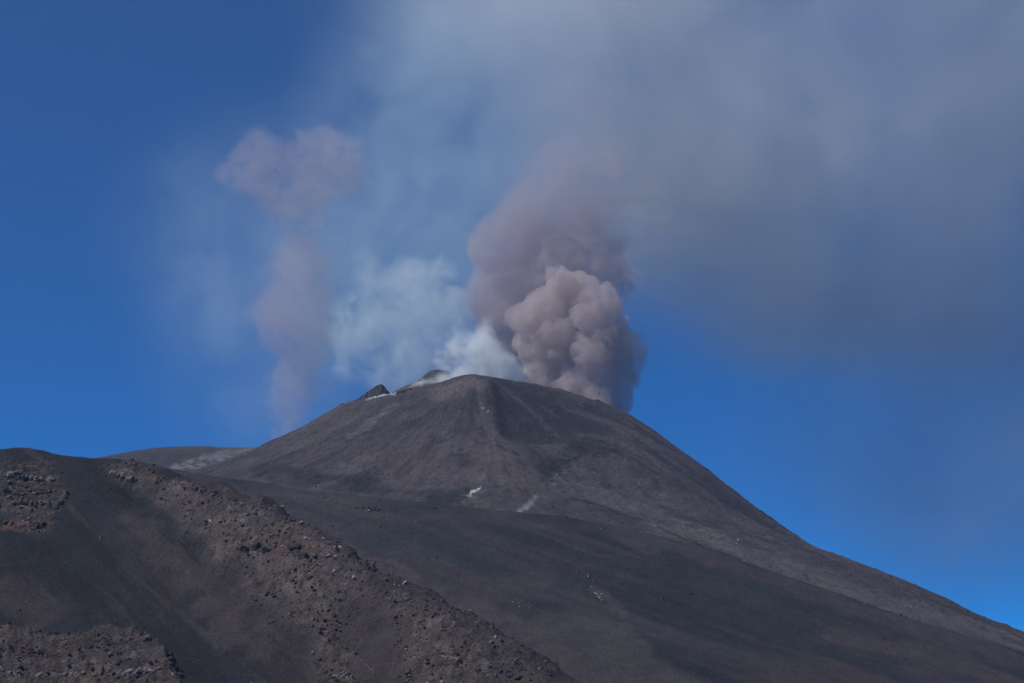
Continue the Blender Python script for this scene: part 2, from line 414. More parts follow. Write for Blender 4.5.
def col_hill(x, y, z):
    m = hill_masks(x, tps_hill(x, y))
    c = np.ones(x.shape + (3,)) * SAND * 1.0
    t = (x * 0.75 + z)
    s = fbm(t / 12, (z - x) / 90, 5, 161)
    c = c * (1 + 0.25 * s)[..., None]
    c = mix(c, BROWN * 0.9, 0.75 * sstep(-0.15, 0.4, fbm(t / 13, (z - x) / 160, 5, 163)) * sstep(-215, -150, x))
    c = mix(c, DARK * 0.75, 0.5 * sstep(0.1, 0.45, fbm(t / 7, (z - x) / 90, 5, 164)))
    c = mix(c, BROWN * 1.1, 0.5 * sstep(0.15, 0.5, fbm(t / 5, (z - x) / 60, 5, 162)))
    n = fbm(x / 9, z / 7, 5, 165); n2 = fbm(x / 3, z / 2.5, 4, 166)
    for key, base, a in (('slab', BROWN, .95), ('rib', SCREE, .95), ('low', SCREE * 0.95, .85), ('o1', SCREE * 0.82, .95), ('o2', SCREE * 0.85, .95)):
        b = np.ones_like(c) * base
        b = mix(b, C(.075, .070, .070), 0.7 * sstep(-0.1, 0.4, n))
        b = mix(b, DARK * 1.4, 0.6 * sstep(0.2, 0.55, n2))
        b = mix(b, C(.125, .085, .072), 0.5 * sstep(0.3, 0.6, -n))
        b = mix(b, C(.19, .17, .165), 0.6 * sstep(0.2, 0.5, -n2)) if key != 'slab' else mix(np.ones_like(c) * BROWN, SAND * 1.3, 0.4 * sstep(0, .5, n))
        c = mix(c, b, a * m[key])
    f = lambda lst: XZ(lst, h_hill)
    c = mix(c, SAND * 1.3, 0.35 * stroke(x, z, f([(352, 560), (400, 586), (460, 612), (520, 648), (570, 680)]), 9, 16, 172, 14) * (1 - 0.5 * sstep(0.1, 0.4, fbm(x / 3, z / 3, 4, 173))))
    c = mix(c, SAND * 1.2, 0.25 * stroke(x, z, f([(270, 500), (320, 530), (345, 552)]), 3, 6, 174, 8))
    c = mix(c, C(.15, .092, .075), 0.6 * stroke(x, z, f([(10, 525), (24, 528)]), 3.5, 3, 167, 4))
    c = mix(c, C(.13, .088, .08), 0.5 * stroke(x, z, f([(250, 545), (270, 550), (330, 552)]), 2.5, 3, 168, 4))
    c = mix(c, C(.16, .105, .08), 0.6 * stroke(x, z, f([(90, 676), (102, 677)]), 2.2, 2, 169, 4))
    c = mix(c, BROWN * 1.2, 0.6 * stroke(x, z, f([(140, 530), (155, 545), (215, 615), (260, 650)]), 6, 12, 170, 10))
    c = mix(c, BROWN * 1.1, 0.6 * stroke(x, z, f([(-10, 590), (20, 600), (40, 615)]), 8, 6, 171, 8))
    return c

def col_ridge(x, y, z):
    c = np.ones(x.shape + (3,)) * C(.052, .050, .054)
    f = lambda lst: XZ(lst, h_ridge)
    n = fbm(x / 14, z / 8, 5, 181)
    c = c * (1 + 0.3 * n)[..., None]
    c = mix(c, C(.20, .20, .22), 0.85 * stroke(x, z, f([(160, 474), (185, 466), (205, 463), (225, 458)]), 15, 16, 182, 12) * sstep(-0.35, 0.2, fbm(x / 8, z / 5, 4, 184)))
    c = mix(c, C(.15, .145, .16), 0.7 * stroke(x, z, f([(205, 456), (230, 452), (258, 450)]), 11, 10, 183, 9))
    return c

col_mound = lambda x, y, z: np.ones(x.shape + (3,)) * C(.075, .075, .085) * (1 + 0.35 * fbm(x / 10, z / 6, 4, 191))[..., None]
def col_ground(x, y, z):
    return np.ones(x.shape + (3,)) * C(.05, .048, .05) * (1 + 0.3 * fbm(x / 60, y / 60, 4, 195))[..., None]

# ground: one polar sheet to the horizon
def ground_sheet():
    rad = np.concatenate([[0.5], np.geomspace(4, 5000, 150)]); ang = np.linspace(0, 2 * np.pi, 181)[:-1]
    RR, AA = np.meshgrid(rad, ang, indexing='ij'); X, Y = RR * np.sin(AA), RR * np.cos(AA); Z = h_ground(X, Y)
    V = np.stack([X, Y, Z], -1).reshape(-1, 3); n, k = RR.shape
    i = np.arange(n * k).reshape(n, k); j = np.roll(i, -1, 1)
    F = np.stack([i[:-1], j[:-1], j[1:], i[1:]], -1).reshape(-1, 4)[:, ::-1]
    me = mesh_from('ground', V, F)
    rgba = np.ones((len(V), 4), np.float32); rgba[:, :3] = col_ground(X, Y, Z).reshape(-1, 3)
    a = me.color_attributes.new('tint', 'FLOAT_COLOR', 'POINT'); a.data.foreach_set('color', rgba.ravel())
    return link_mesh('ground', me, MAT_SLOPE)
tag(ground_sheet(), kind='structure')
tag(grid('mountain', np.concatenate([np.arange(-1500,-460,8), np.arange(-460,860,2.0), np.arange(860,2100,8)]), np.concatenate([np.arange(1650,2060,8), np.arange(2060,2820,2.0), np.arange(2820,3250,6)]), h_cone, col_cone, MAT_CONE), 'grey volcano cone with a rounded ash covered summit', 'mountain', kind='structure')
tag(grid('hillside', np.concatenate([np.arange(-900,-380,8), np.arange(-380,560,1.8), np.arange(560,1400,8)]), np.concatenate([np.arange(930,1050,4), np.arange(1050,2020,1.8), np.arange(2020,2260,5)]), h_slope, col_slope, MAT_SLOPE), 'dark smooth ash slope spreading below the volcano cone', 'slope', kind='structure')
tag(grid('hill', np.concatenate([np.arange(-420,-300,3), np.arange(-300,110,0.6), np.arange(110,260,3)]), np.concatenate([np.arange(560,670,2), np.arange(670,1060,0.6), np.arange(1060,1160,2)]), h_hill, col_hill, MAT_HILL), 'brown scree hill with a dark sand chute, in front', 'hill', kind='structure')
tag(grid('ridge', np.arange(-1400, 300, 4.0), np.arange(2700, 3900, 4.0), h_ridge, col_ridge, MAT_CONE), 'low flat topped ridge with pale ash patches behind the hill', 'ridge', kind='structure')
tag(grid('crater_mound', np.arange(mt[0] - 260, mt[0] + 260, 2.5), np.arange(mt[1] - 200, mt[1] + 260, 2.5), h_mound, col_mound, MAT_CONE), 'small bluish crater mound peeping over the summit rim', 'crater mound', kind='structure')
# ================================================================ ROCKS
ROCK_BROWN = rock_mat('brown_lava_rock', (.10, .085, .085), (.18, .155, .152), 0.8)
ROCK_DARK = rock_mat('dark_lava_rock', (.028, .027, .030), (.078, .070, .070), 0.5)
ROCK_PALE = rock_mat('pale_lava_rock', (.17, .155, .15), (.36, .33, .32), 1.2)
ROCK_RED = rock_mat('rusty_lava_rock', (.14, .088, .072), (.085, .066, .062), 0.7)

def raw_ico(sub):
    bm = bmesh.new(); bmesh.ops.create_icosphere(bm, subdivisions=sub, radius=1.0)
    V = np.array([v.co[:] for v in bm.verts]); F = np.array([[v.index for v in f.verts] for f in bm.faces]); bm.free()
    return V, F
_I1, _I2, _I3 = raw_ico(1), raw_ico(2), raw_ico(3)

def angular(V, n_cut, rng, squash=True):
    """chop a ball by random planes -> an angular block"""
    P = V.copy()
    for _ in range(n_cut):
        d = rng.normal(size=3); d /= np.linalg.norm(d); h = 0.45 + 0.4 * rng.random()
        t = P @ d; over = np.clip(t - h, 0, None); P -= over[:, None] * d
    P *= (0.75 + 0.5 * rng.random(3)) if squash else 1.0
    if squash: P[:, 2] *= 0.8
    return P

def rot(rng):
    q = rng.normal(size=4); q /= np.linalg.norm(q); a, b, c, d = q
    return np.array([[1 - 2 * (c * c + d * d), 2 * (b * c - a * d), 2 * (b * d + a * c)], [2 * (b * c + a * d), 1 - 2 * (b * b + d * d), 2 * (c * d - a * b)], [2 * (b * d - a * c), 2 * (c * d + a * b), 1 - 2 * (b * b + c * c)]])

def join_rocks(name, items, mat, base, fine=False, tints=None):
    """items: (centre, size) -> one mesh of angular blocks (an outcrop, or loose rubble nobody could count)"""
    Vb, Fb = _I2 if fine else _I1; V, F, Cc = [], [], []
    for k, (c, s) in enumerate(items):
        P = angular(Vb, 8 if fine else 4, RNG) @ rot(RNG).T * s
        if fine: P = P + 0.12 * s * noise_v(P / s)
        V.append(P + c - base); F.append(Fb + k * len(Vb))
        if tints is not None: Cc.append(np.repeat(tints[k][None], len(Vb), 0))
    me = mesh_from(name, np.concatenate(V), np.concatenate(F))
    me.polygons.foreach_set('use_smooth', np.zeros(len(me.polygons), bool))
    if tints is not None:
        rgba = np.ones((len(Vb) * len(items), 4), np.float32); rgba[:, :3] = np.concatenate(Cc)
        a = me.color_attributes.new('tint', 'FLOAT_COLOR', 'POINT'); a.data.foreach_set('color', rgba.ravel())
    o = link_mesh(name, me, mat); o.location = base
    return o

def noise_v(P):
    return np.stack([fbm(P[:, 0] * 2 + P[:, 2], P[:, 1] * 2 - P[:, 2] * 0.7, 3, 301 + k) for k in range(3)], -1)

def solid(name, items, mat, base, voxel, seed):
    """blocks grown together into one rock mass"""
    V, F = [], []
    for k, (c, s) in enumerate(items):
        V.append(angular(_I2[0], 8, RNG) @ rot(RNG).T * s + c - base); F.append(_I2[1] + k * len(_I2[0]))
    raw = mesh_from('raw', np.concatenate(V), np.concatenate(F)); o = bpy.data.objects.new('raw', raw); COL.objects.link(o)
    md = o.modifiers.new('r', 'REMESH'); md.mode = 'VOXEL'; md.voxel_size = voxel
    me = bpy.data.meshes.new_from_object(o.evaluated_get(bpy.context.evaluated_depsgraph_get())); bpy.data.objects.remove(o); bpy.data.meshes.remove(raw)
    me.name = name; me.materials.clear(); k = len(me.vertices); co = np.empty(k * 3, np.float32); me.vertices.foreach_get('co', co); co = co.reshape(-1, 3).astype(float)
    q = voxel * 3.5; W = co / q + seed
    co = co + voxel * 0.9 * noise_v(W); me.vertices.foreach_set('co', co.astype(np.float32).ravel())
    me.polygons.foreach_set('use_smooth', np.zeros(len(me.polygons), bool)); me.update()
    ob = link_mesh(name, me, mat); ob.location = base
    return ob

def outcrop(pts, n, s0, s1, mat, label, hfun, jitter=2.0, sink=0.25, name='rock_outcrop', group=None, d0=500, stack=0.0):
    if len(pts) == 1: pts = pts * 2
    pts = np.array(pts, float); seg = np.hypot(*np.diff(pts, axis=0).T); cum = np.concatenate([[0], np.cumsum(seg)])
    items = []
    ends = [hit(q[0], q[1], hfun, d0, 4200) for q in pts]
    for A, B in zip(ends[:-1], ends[1:]):                             # the bed they all stand on
        m_ = max(2, int(np.linalg.norm(B - A) / (s0 * 0.8)) + 1)
        for u in np.linspace(0, 1, m_):
            p = A + (B - A) * u; p[2] = hfun(np.array([p[0]]), np.array([p[1]]))[0] - s0 * 0.35; items.append((p, s0 * 1.15))
    for k in range(n):
        u = RNG.random() * cum[-1]
        p = hit(np.interp(u, cum, pts[:, 0]) + RNG.normal() * jitter * .5, np.interp(u, cum, pts[:, 1]) + RNG.normal() * jitter * 0.35, hfun, d0, 4200)
        s = s0 + (s1 - s0) * RNG.random() ** 2
        near = min(items, key=lambda it: np.linalg.norm(it[0] - p))     # lean on its nearest neighbour
        dv = p - near[0]; dl = np.linalg.norm(dv); lim = 0.9 * (near[1] + s) * 0.7
        if dl > lim: p = near[0] + dv * lim / dl
        p = p + np.array([0, 0, s * (0.4 - sink) + stack * 0.6 * RNG.random()]); items.append((p, s))
    base = np.mean([i[0] for i in items], 0); base[2] = min(i[0][2] for i in items) - s0
    return tag(solid(name, items, mat, base, s0 * 0.22, len(bpy.data.objects) * 3.1), label, 'rock outcrop', group)

# dark blocky outcrops on the scree rib
outcrop([(235, 549), (244, 551)], 7, 1.2, 2.6, ROCK_DARK, 'leftmost dark blocky outcrop in the row across the scree rib', h_hill, 1.5, stack=1.0)
outcrop([(252, 549), (262, 551), (270, 550)], 11, 1.2, 2.8, ROCK_DARK, 'middle dark blocky outcrop in the row across the scree rib', h_hill, 1.5, stack=1.2)
outcrop([(290, 546), (297, 555), (303, 558)], 13, 1.4, 3.2, ROCK_DARK, 'tallest dark outcrop at the right end of the row across the rib', h_hill, 1.8, stack=2.2)
outcrop([(228, 546), (248, 545), (290, 547)], 12, .7, 1.4, ROCK_RED, 'low rusty ledge running just above the row of dark outcrops', h_hill, 2.0)
outcrop([(112, 474), (124, 478), (134, 482)], 16, 1.2, 2.6, ROCK_BROWN, 'brown rocky knob at the top of the scree rib beside the dark chute', h_hill, 2.0, stack=.6)
outcrop([(192, 488), (210, 494), (222, 499)], 14, .9, 2.0, ROCK_DARK, 'dark broken ledge near the crest at the upper end of the rib', h_hill, 2.5)
# lava beds, upper left
outcrop([(8, 476), (30, 478), (54, 481)], 34, .8, 1.9, ROCK_BROWN, 'uppermost banded lava ledge on the left below the hilltop', h_hill, 1.6)
outcrop([(2, 489), (30, 491), (58, 494)], 34, .8, 1.9, ROCK_DARK, 'dark middle lava ledge on the left below the hilltop', h_hill, 1.4)
outcrop([(6, 503), (36, 506), (64, 503)], 34, .9, 2.1, ROCK_BROWN, 'lower brown lava ledge on the left above the rusty rocks', h_hill, 1.8)
outcrop([(66, 494), (62, 502), (56, 510)], 16, 1.0, 2.4, ROCK_DARK, 'dark overhanging rock band at the right edge of the lava ledges', h_hill, 1.3, stack=.8)
outcrop([(8, 524), (16, 527), (24, 526)], 14, 1.0, 2.2, ROCK_RED, 'rusty orange rocks at the foot of the banded lava ledges', h_hill, 1.8)
outcrop([(34, 524), (40, 528), (44, 522)], 12, .9, 2.0, ROCK_RED, 'reddish grey rocks right of the rusty orange ones', h_hill, 2.0)
# ledge, lower left
outcrop([(0, 650), (40, 653), (95, 648), (130, 643)], 44, .5, 1.2, ROCK_DARK, 'dark rubble row along the top of the lower left lava ledge', h_hill, 1.5)
outcrop([(0, 674), (40, 676), (84, 674)], 40, .7, 1.6, ROCK_BROWN, 'brown cliff band along the lower left lava ledge', h_hill, 2.0)
outcrop([(94, 676), (103, 675)], 8, .7, 1.5, ROCK_RED, 'orange patch of rock in the lower left lava ledge', h_hill, 1.2)
outcrop([(112, 675), (140, 672), (160, 668)], 36, .7, 1.6, ROCK_BROWN, 'brown rock face between the orange patch and the dark end pillars', h_hill, 3.0)
outcrop([(140, 638), (147, 638), (150, 642)], 12, .6, 1.4, ROCK_BROWN, 'small brown bump on top of the lower left lava ledge', h_hill, 1.2, stack=.4)
outcrop([(170, 655), (172, 670), (181, 678)], 22, .9, 2.0, ROCK_DARK, 'dark rock pillars at the right end of the lower left ledge', h_hill, 1.4, stack=2.0)
# bottom of the spur
outcrop([(386, 601), (400, 602), (412, 599)], 20, .5, 1.2, ROCK_BROWN, 'thin broken ledge at the head of the rubble below the pink boulders', h_hill, 1.2)
outcrop([(352, 652), (362, 660), (376, 676)], 18, .5, 1.1, ROCK_DARK, 'dark curved crack of rocks low on the brown ash slope', h_hill, 1.0)
outcrop([(395, 624), (400, 640), (403, 650)], 20, .5, 1.3, ROCK_DARK, 'dark rocks down the left side of the lower rubble slope', h_hill, 2.0)
outcrop([(440, 658), (455, 660), (470, 666)], 22, .6, 1.3, ROCK_RED, 'rounded rusty rubble mound at the bottom right of the spur', h_hill, 2.0)
outcrop([(334, 678), (344, 676), (352, 680)], 18, .6, 1.4, ROCK_BROWN, 'brown boulder pile at the bottom edge below the scree rib', h_hill, 3.0)
outcrop([(495, 672), (512, 676), (520, 680)], 16, .5, 1.3, ROCK_DARK, 'dark rock cluster at the bottom edge right of the rusty mound', h_hill, 2.0)
# far slope and cone
outcrop([(360, 507), (368, 509), (380, 511)], 10, 1.6, 3.4, ROCK_DARK, 'dark low crag at the upper edge of the dark slope', h_slope, 1.2, d0=900)
outcrop([(577, 576), (584, 577), (590, 577)], 9, 1.4, 2.8, ROCK_DARK, 'black rock lip above the pale blocks on the dark slope', h_slope, .8, d0=900)
outcrop([(546, 480), (556, 482)], 10, 1.6, 3.4, ROCK_DARK, 'small dark crag at the foot of the jagged lava lobe', h_cone, 2.0, sink=.4, d0=1700)
outcrop([(620, 408), (640, 422), (656, 432)], 14, 1.2, 2.6, ROCK_DARK, 'dark bumps on the right shoulder of the summit', h_cone, 1.5, sink=.4, d0=1700)

# crag on the left rim: a tilted dark rock fin
def crag():
    """a fin of old crater wall: sharp crest, steep ragged flanks, roots below the slope"""
    top = np.array([(338, 406.5), (346, 404.5), (352, 401.5), (358, 398.5), (363, 395), (368, 391.5), (373, 388), (378, 385), (382, 384), (385, 387), (388, 391.5), (391, 396)], float)
    W = np.array([at(px, py, 2800) for px, py in top]); u = np.linspace(0, 1, 90); s = np.linspace(0, 1, len(W))
    cx, cz = np.interp(u, s, W[:, 0]), np.interp(u, s, W[:, 2]); v = np.linspace(-1, 1, 33)
    U, Vv = np.meshgrid(u, v); CX, CZ = np.meshgrid(cx, v)[0], np.meshgrid(cz, v)[0]
    taper = 0.35 + 0.65 * np.sin(np.pi * np.clip(U, 0.02, 0.98)) ** 0.6
    n = fbm(CX / 5, Vv * 3 + CX / 9, 5, 351, gain=.62, ridged=True)
    X = CX + 2.0 * fbm(CX / 4, Vv * 4, 4, 352); Y = 2800 + Vv * 15 * taper + 2.5 * n
    Z = CZ - 30 * np.abs(Vv) ** 0.8 * taper + 1.8 * n * (0.5 + np.abs(Vv))
    V = np.stack([X, Y, Z], -1).reshape(-1, 3); base = V.mean(0); i = np.arange(V.shape[0]).reshape(X.shape)
    F = np.stack([i[:-1, :-1], i[:-1, 1:], i[1:, 1:], i[1:, :-1]], -1).reshape(-1, 4)
    me = mesh_from('rock_outcrop', V - base, F); me.polygons.foreach_set('use_smooth', np.zeros(len(me.polygons), bool))
    o = link_mesh('rock_outcrop', me, ROCK_DARK); o.location = base
    return tag(o, 'dark jagged rock fin standing on the left end of the crater rim', 'rock outcrop')
crag()
outcrop([(397, 393), (404, 391), (412, 389)], 10, 1.6, 3.0, ROCK_DARK, 'low dark rock bumps along the left crater rim right of the fin', h_cone, 1.2, sink=.2, d0=1700)
outcrop([(556, 387), (575, 393), (600, 401)], 12, 1.0, 2.0, ROCK_DARK, 'low rocky lip on the right crater rim in front of the ash', h_cone, 1.2, sink=.4, d0=1700)

# loose boulders: a few shapes, copied
BOULDERS = []
for k in range(7):
    P = angular(_I2[0] if k % 2 else _I3[0], 10, RNG); P = P + 0.10 * noise_v(P)
    me = mesh_from('boulder', P, (_I2[1] if k % 2 else _I3[1])); me.polygons.foreach_set('use_smooth', np.zeros(len(me.polygons), bool))
    BOULDERS.append(me)
_bm = {}
def boulder(p, s, mat, label, group=None):
    k = int(RNG.integers(len(BOULDERS))); key = (k, mat.name)
    if key not in _bm:
        me = BOULDERS[k].copy(); me.materials.append(mat); proto = bpy.data.objects.new('boulder', me); _bm[key] = proto; o = proto
    else: o = _bm[key].copy()
    COL.objects.link(o)
    o.location = p + np.array([0, 0, s * 0.35]); o.scale = (s, s * (0.8 + 0.4 * RNG.random()), s * (0.7 + 0.4 * RNG.random()))
    o.rotation_euler = tuple(RNG.random(3) * np.array([0.6, 0.6, 6.28]))
    for k_ in ('group',):
        if k_ in o: del o[k_]
    return tag(o, label, 'boulder', group)

def scatter(n, poly, s0, s1, mats, label, group, hfun=h_hill, d0=500):
    poly = np.array(poly, float); lo, hi = poly.min(0), poly.max(0); k = 0
    while k < n:
        q = lo + (hi - lo) * RNG.random(2)
        if inside(np.array([q[0]]), np.array([q[1]]), [tuple(v) for v in poly])[0] < 0: continue
        s = s0 + (s1 - s0) * RNG.random() ** 2.5
        boulder(hit(q[0], q[1], hfun, d0, 4200), s, mats[int(RNG.integers(len(mats)))], label, group); k += 1

scatter(10, [(430, 609), (436, 609), (458, 625), (453, 627)], .4, .8, [ROCK_PALE], 'pale stone in the string descending right of the thin broken ledge', 'pale string of stones')
scatter(14, [(468, 618), (474, 618), (504, 643), (500, 647)], .4, .95, [ROCK_BROWN, ROCK_PALE], 'grey stone in the long string along the crest at the spur end', 'long string of stones')
scatter(30, [(544, 478), (556, 458), (572, 447), (584, 446), (576, 462), (560, 478)], 1.0, 3.2, [ROCK_DARK], 'dark lava block in the jagged lobe low on the right face of the cone', 'dark blocks on the cone face', h_cone, 1700)
RIBPX = [(115, 472), (150, 474), (205, 483), (250, 494), (300, 514), (332, 538), (352, 560), (340, 590), (300, 590), (255, 570), (210, 545), (165, 512)]
scatter(60, RIBPX, .45, 1.5, [ROCK_BROWN], 'brown lava boulder lying loose on the scree rib', 'boulders on the scree rib')
scatter(36, RIBPX, .45, 1.1, [ROCK_PALE], 'small pale boulder among brown ones on the scree rib', 'pale boulders on the scree rib')
scatter(26, [(270, 502), (300, 518), (325, 536), (345, 558), (338, 566), (310, 545), (280, 520)], .5, 1.3, [ROCK_PALE, ROCK_BROWN], 'pale grey boulder along the crest of the scree rib', 'boulders along the rib crest')
scatter(30, [(5, 470), (50, 474), (62, 490), (56, 520), (30, 535), (8, 528)], .5, 1.5, [ROCK_BROWN, ROCK_DARK, ROCK_RED], 'lava boulder among the banded ledges, upper left', 'boulders on the upper left ledges')
scatter(28, [(2, 636), (90, 642), (145, 640), (160, 655), (165, 680), (2, 680)], .4, 1.1, [ROCK_BROWN, ROCK_DARK], 'lava boulder on the lower left ledge', 'boulders on the lower left ledge')
scatter(28, [(395, 606), (425, 604), (440, 625), (470, 655), (470, 680), (400, 680), (410, 645)], .4, 1.0, [ROCK_BROWN, ROCK_BROWN, ROCK_PALE], 'grey brown boulder in the rubble at the spur bottom', 'boulders in the lower rubble')
scatter(12, [(587, 577), (598, 580), (606, 592), (602, 602), (594, 596)], .8, 2.0, [ROCK_PALE, ROCK_PALE, ROCK_BROWN], 'pale block tumbled below the black rock lip on the dark slope', 'pale blocks below the black lip', h_slope, 900)
scatter(16, [(668, 520), (690, 524), (716, 529), (738, 537), (750, 546), (730, 545), (700, 536)], .8, 2.2, [ROCK_PALE], 'pale block strung along the right flank of the cone', 'pale blocks on the right flank', h_cone, 1700)
scatter(10, [(505, 600), (530, 602), (545, 608), (520, 610)], .5, 1.2, [ROCK_PALE, ROCK_DARK], 'small block dotted across the dark slope right of the spur', 'blocks dotted on the dark slope', h_slope, 900)
scatter(8, [(330, 502), (370, 516), (450, 505), (430, 513), (390, 512)], .9, 2.0, [ROCK_PALE, ROCK_DARK], 'small block at the upper edge of the dark slope', 'blocks at the slope edge', h_slope, 900)
for px, py, s, mt_, lab in [(377, 569, 1.6, ROCK_PALE, 'round pale grey boulder alone on the dark slope right of the rib'), (334, 573, 1.4, ROCK_PALE, 'pale boulder in the dark hollow beside the rib foot'),
                            (355, 579, 1.3, ROCK_PALE, 'pale boulder at the tip of the scree tongue'), (395, 586, 1.0, ROCK_PALE, 'leftmost of the pinkish boulders in a row on the dark slope'),
                            (399, 587, .9, ROCK_PALE, 'small middle boulder of the pinkish row on the dark slope'), (405, 585, 1.7, ROCK_PALE, 'largest pinkish boulder at the right of the row on dark slope'),
                            (394, 593, .8, ROCK_PALE, 'small pale stone just below the pinkish boulder row')]:
    p = hit(px, py, lambda x, y: np.maximum(h_hill(x, y), h_slope(x, y)), 500, 3000); boulder(p, s, mt_, lab)

# rubble nobody could count
def rubble():
    n = 80000; x = RNG.uniform(-330, 120, n); y = RNG.uniform(660, 1060, n)
    z = tps_hill(x, y); m = hill_masks(x, z)
    dens = 0.9 * m['rib'] + 0.8 * m['o1'] + 0.8 * m['o2'] + 0.8 * m['low'] + 0.05 * m['slab'] + 0.008
    dens = dens * (0.25 + 1.1 * sstep(-0.2, 0.35, fbm(x / 12, y / 9, 4, 333)))
    keep = RNG.random(n) < dens; x, y = x[keep], y[keep]; z = h_hill(x, y)
    s = 0.16 + 1.0 * RNG.random(len(x)) ** 5
    base_t = np.array([[.100, .085, .084], [.075, .070, .073], [.030, .030, .033], [.23, .21, .205], [.14, .10, .088]])
    pick = RNG.choice(5, len(x), p=[.44, .28, .04, .18, .06])
    t = base_t[pick] * (0.75 + 0.5 * RNG.random((len(x), 1)))
    return tag(join_rocks('scree_rubble', [(np.array(q), s_) for q, s_ in zip(np.stack([x, y, z + s * 0.25], -1), s)], MAT_HILL, np.array([-100., 850., 60.]), tints=t), kind='stuff')
rubble()
def far_rubble():
    """blocks and clinker strewn thinly over the far slope and the cone"""
    out = []; tt = []
    for hf, (x0, x1, y0, y1), n, a, sd_ in ((h_cone, (-450, 900, 2080, 2790), 4200, 1.0, 341), (h_slope, (-350, 650, 1080, 2000), 3800, .7, 343)):
        x = RNG.uniform(x0, x1, n); y = RNG.uniform(y0, y1, n); k = fbm(x / 70, y / 90, 4, sd_) > 0.10; x, y = x[k], y[k]
        z = hf(x, y); s = a * (0.5 + 1.5 * RNG.random(len(x)) ** 4)
        out += [(np.array(q), s_) for q, s_ in zip(np.stack([x, y, z + s * 0.2], -1), s)]
        pk = RNG.choice(3, len(x), p=[.55, .37, .08]); tt.append(np.array([[.030, .030, .034], [.065, .060, .062], [.17, .16, .165]])[pk])
    return tag(join_rocks('slope_rubble', out, MAT_SLOPE, np.array([0., 1900., 200.]), tints=np.concatenate(tt)), kind='stuff')
far_rubble()

# ---- snow and sulphur crusts: thin lens shaped sheets lying on the slope
SNOW, _N, _L = new_mat('snow')
_o = _N.new('ShaderNodeOutputMaterial'); _b = _N.new('ShaderNodeBsdfPrincipled'); _b.inputs['Base Color'].default_value = (.62, .62, .63, 1); _b.inputs['Roughness'].default_value = .8
_n = _N.new('ShaderNodeTexNoise'); _n.inputs['Scale'].default_value = .5; _n.inputs['Detail'].default_value = 5; _r = _N.new('ShaderNodeMapRange'); _r.inputs['From Min'].default_value = .35; _r.inputs['From Max'].default_value = .6
_r.inputs['To Min'].default_value = .12; _r.inputs['To Max'].default_value = .48
_L.new(_n.outputs['Fac'], _r.inputs['Value']); _L.new(_r.outputs[0], _b.inputs['Base Color']); _L.new(_b.outputs[0], _o.inputs['Surface'])
def snow(pts, wpx, label, hfun, D, seed, d0=1700, thr=0.35):
    P3 = [hit(px, py, hfun, d0, 4200) for px, py in pts]; w = wpx * M_PX(D)
    xs = [p[0] for p in P3]; ys = [p[1] for p in P3]; g = 0.7
    X, Y = np.meshgrid(np.arange(min(xs) - 2 * w, max(xs) + 2 * w, g), np.arange(min(ys) - 8 * w, max(ys) + 8 * w, g * 2.0))
    Z = hfun(X, Y); m = 1 - seg_dist(X, Z, [(p[0], p[2]) for p in P3]) / (1.3 * w) + 1.9 * fbm(X / (w * 1.1), Z / (w * 0.8), 4, seed, gain=.65)
    Zs = Z + np.clip((m - thr) * 2.5, -0.6, 0.8)
    i = np.arange(X.size).reshape(X.shape); F = np.stack([i[:-1, :-1], i[:-1, 1:], i[1:, 1:], i[1:, :-1]], -1).reshape(-1, 4)
    F = F[(m.ravel()[F] > thr - 0.2).any(1)]
    lab = np.arange(X.size)                                            # keep the largest connected sheet
    for _ in range(400):
        mn = lab[F].min(1); old = lab.copy(); np.minimum.at(lab, F.ravel(), np.repeat(mn, 4))
        if (old == lab).all(): break
    root = np.bincount(lab[F[:, 0]]).argmax(); F = F[lab[F[:, 0]] == root]
    used = np.unique(F); re = np.full(X.size, -1); re[used] = np.arange(len(used))
    V = np.stack([X, Y, Zs], -1).reshape(-1, 3)[used]; base = V.mean(0)
    o = link_mesh('snow_patch', mesh_from('snow_patch', V - base, re[F]), SNOW); o.location = base
    return tag(o, label, 'snow patch')
snow([(368, 400), (376, 397), (388, 394.5), (396, 393)], 2.2, 'bright white streak along the crater rim beside the dark fin', h_cone, 2790, 401)
snow([(470, 496), (474, 492), (478, 490)], 2.0, 'small bright white patch above the dark slope edge', h_cone, 2350, 403)

# ================================================================ SMOKE
RNG = np.random.default_rng(23)
def ico(sub):
    bm = bmesh.new(); bmesh.ops.create_icosphere(bm, subdivisions=sub, radius=1.0)
    V = np.array([v.co[:] for v in bm.verts]); F = np.array([[v.index for v in f.verts] for f in bm.faces]); bm.free()
    return V, F
ICO2, ICO3 = ico(2), ico(3)

def to_world(puffs, spread=0.5):
    out = []
    for px, py, r, D in puffs:
        rm = r * M_PX(D); p = at(px, py, D); p[1] += (RNG.random() - 0.5) * 2 * spread * rm
        out.append((p, rm))
    return out

def sprout(balls, n, k0, k1, out=0.75, up=0.25):
    """smaller billows budding from the skin of larger ones"""
    new = []
    for c, r in balls:
        for _ in range(n):
            d = RNG.normal(size=3); d[2] += up; d /= np.linalg.norm(d)
            new.append((c + d * r * (out + 0.2 * RNG.random()), r * (k0 + (k1 - k0) * RNG.random())))
    return new

def noise3(P, sc, seed):
    x, y, z = (P / sc).T
    return (fbm(x + 0.37 * z, y - 0.61 * z, 3, seed) + fbm(z + 0.29 * y, x + 0.53 * y, 3, seed + 7)) * 0.6

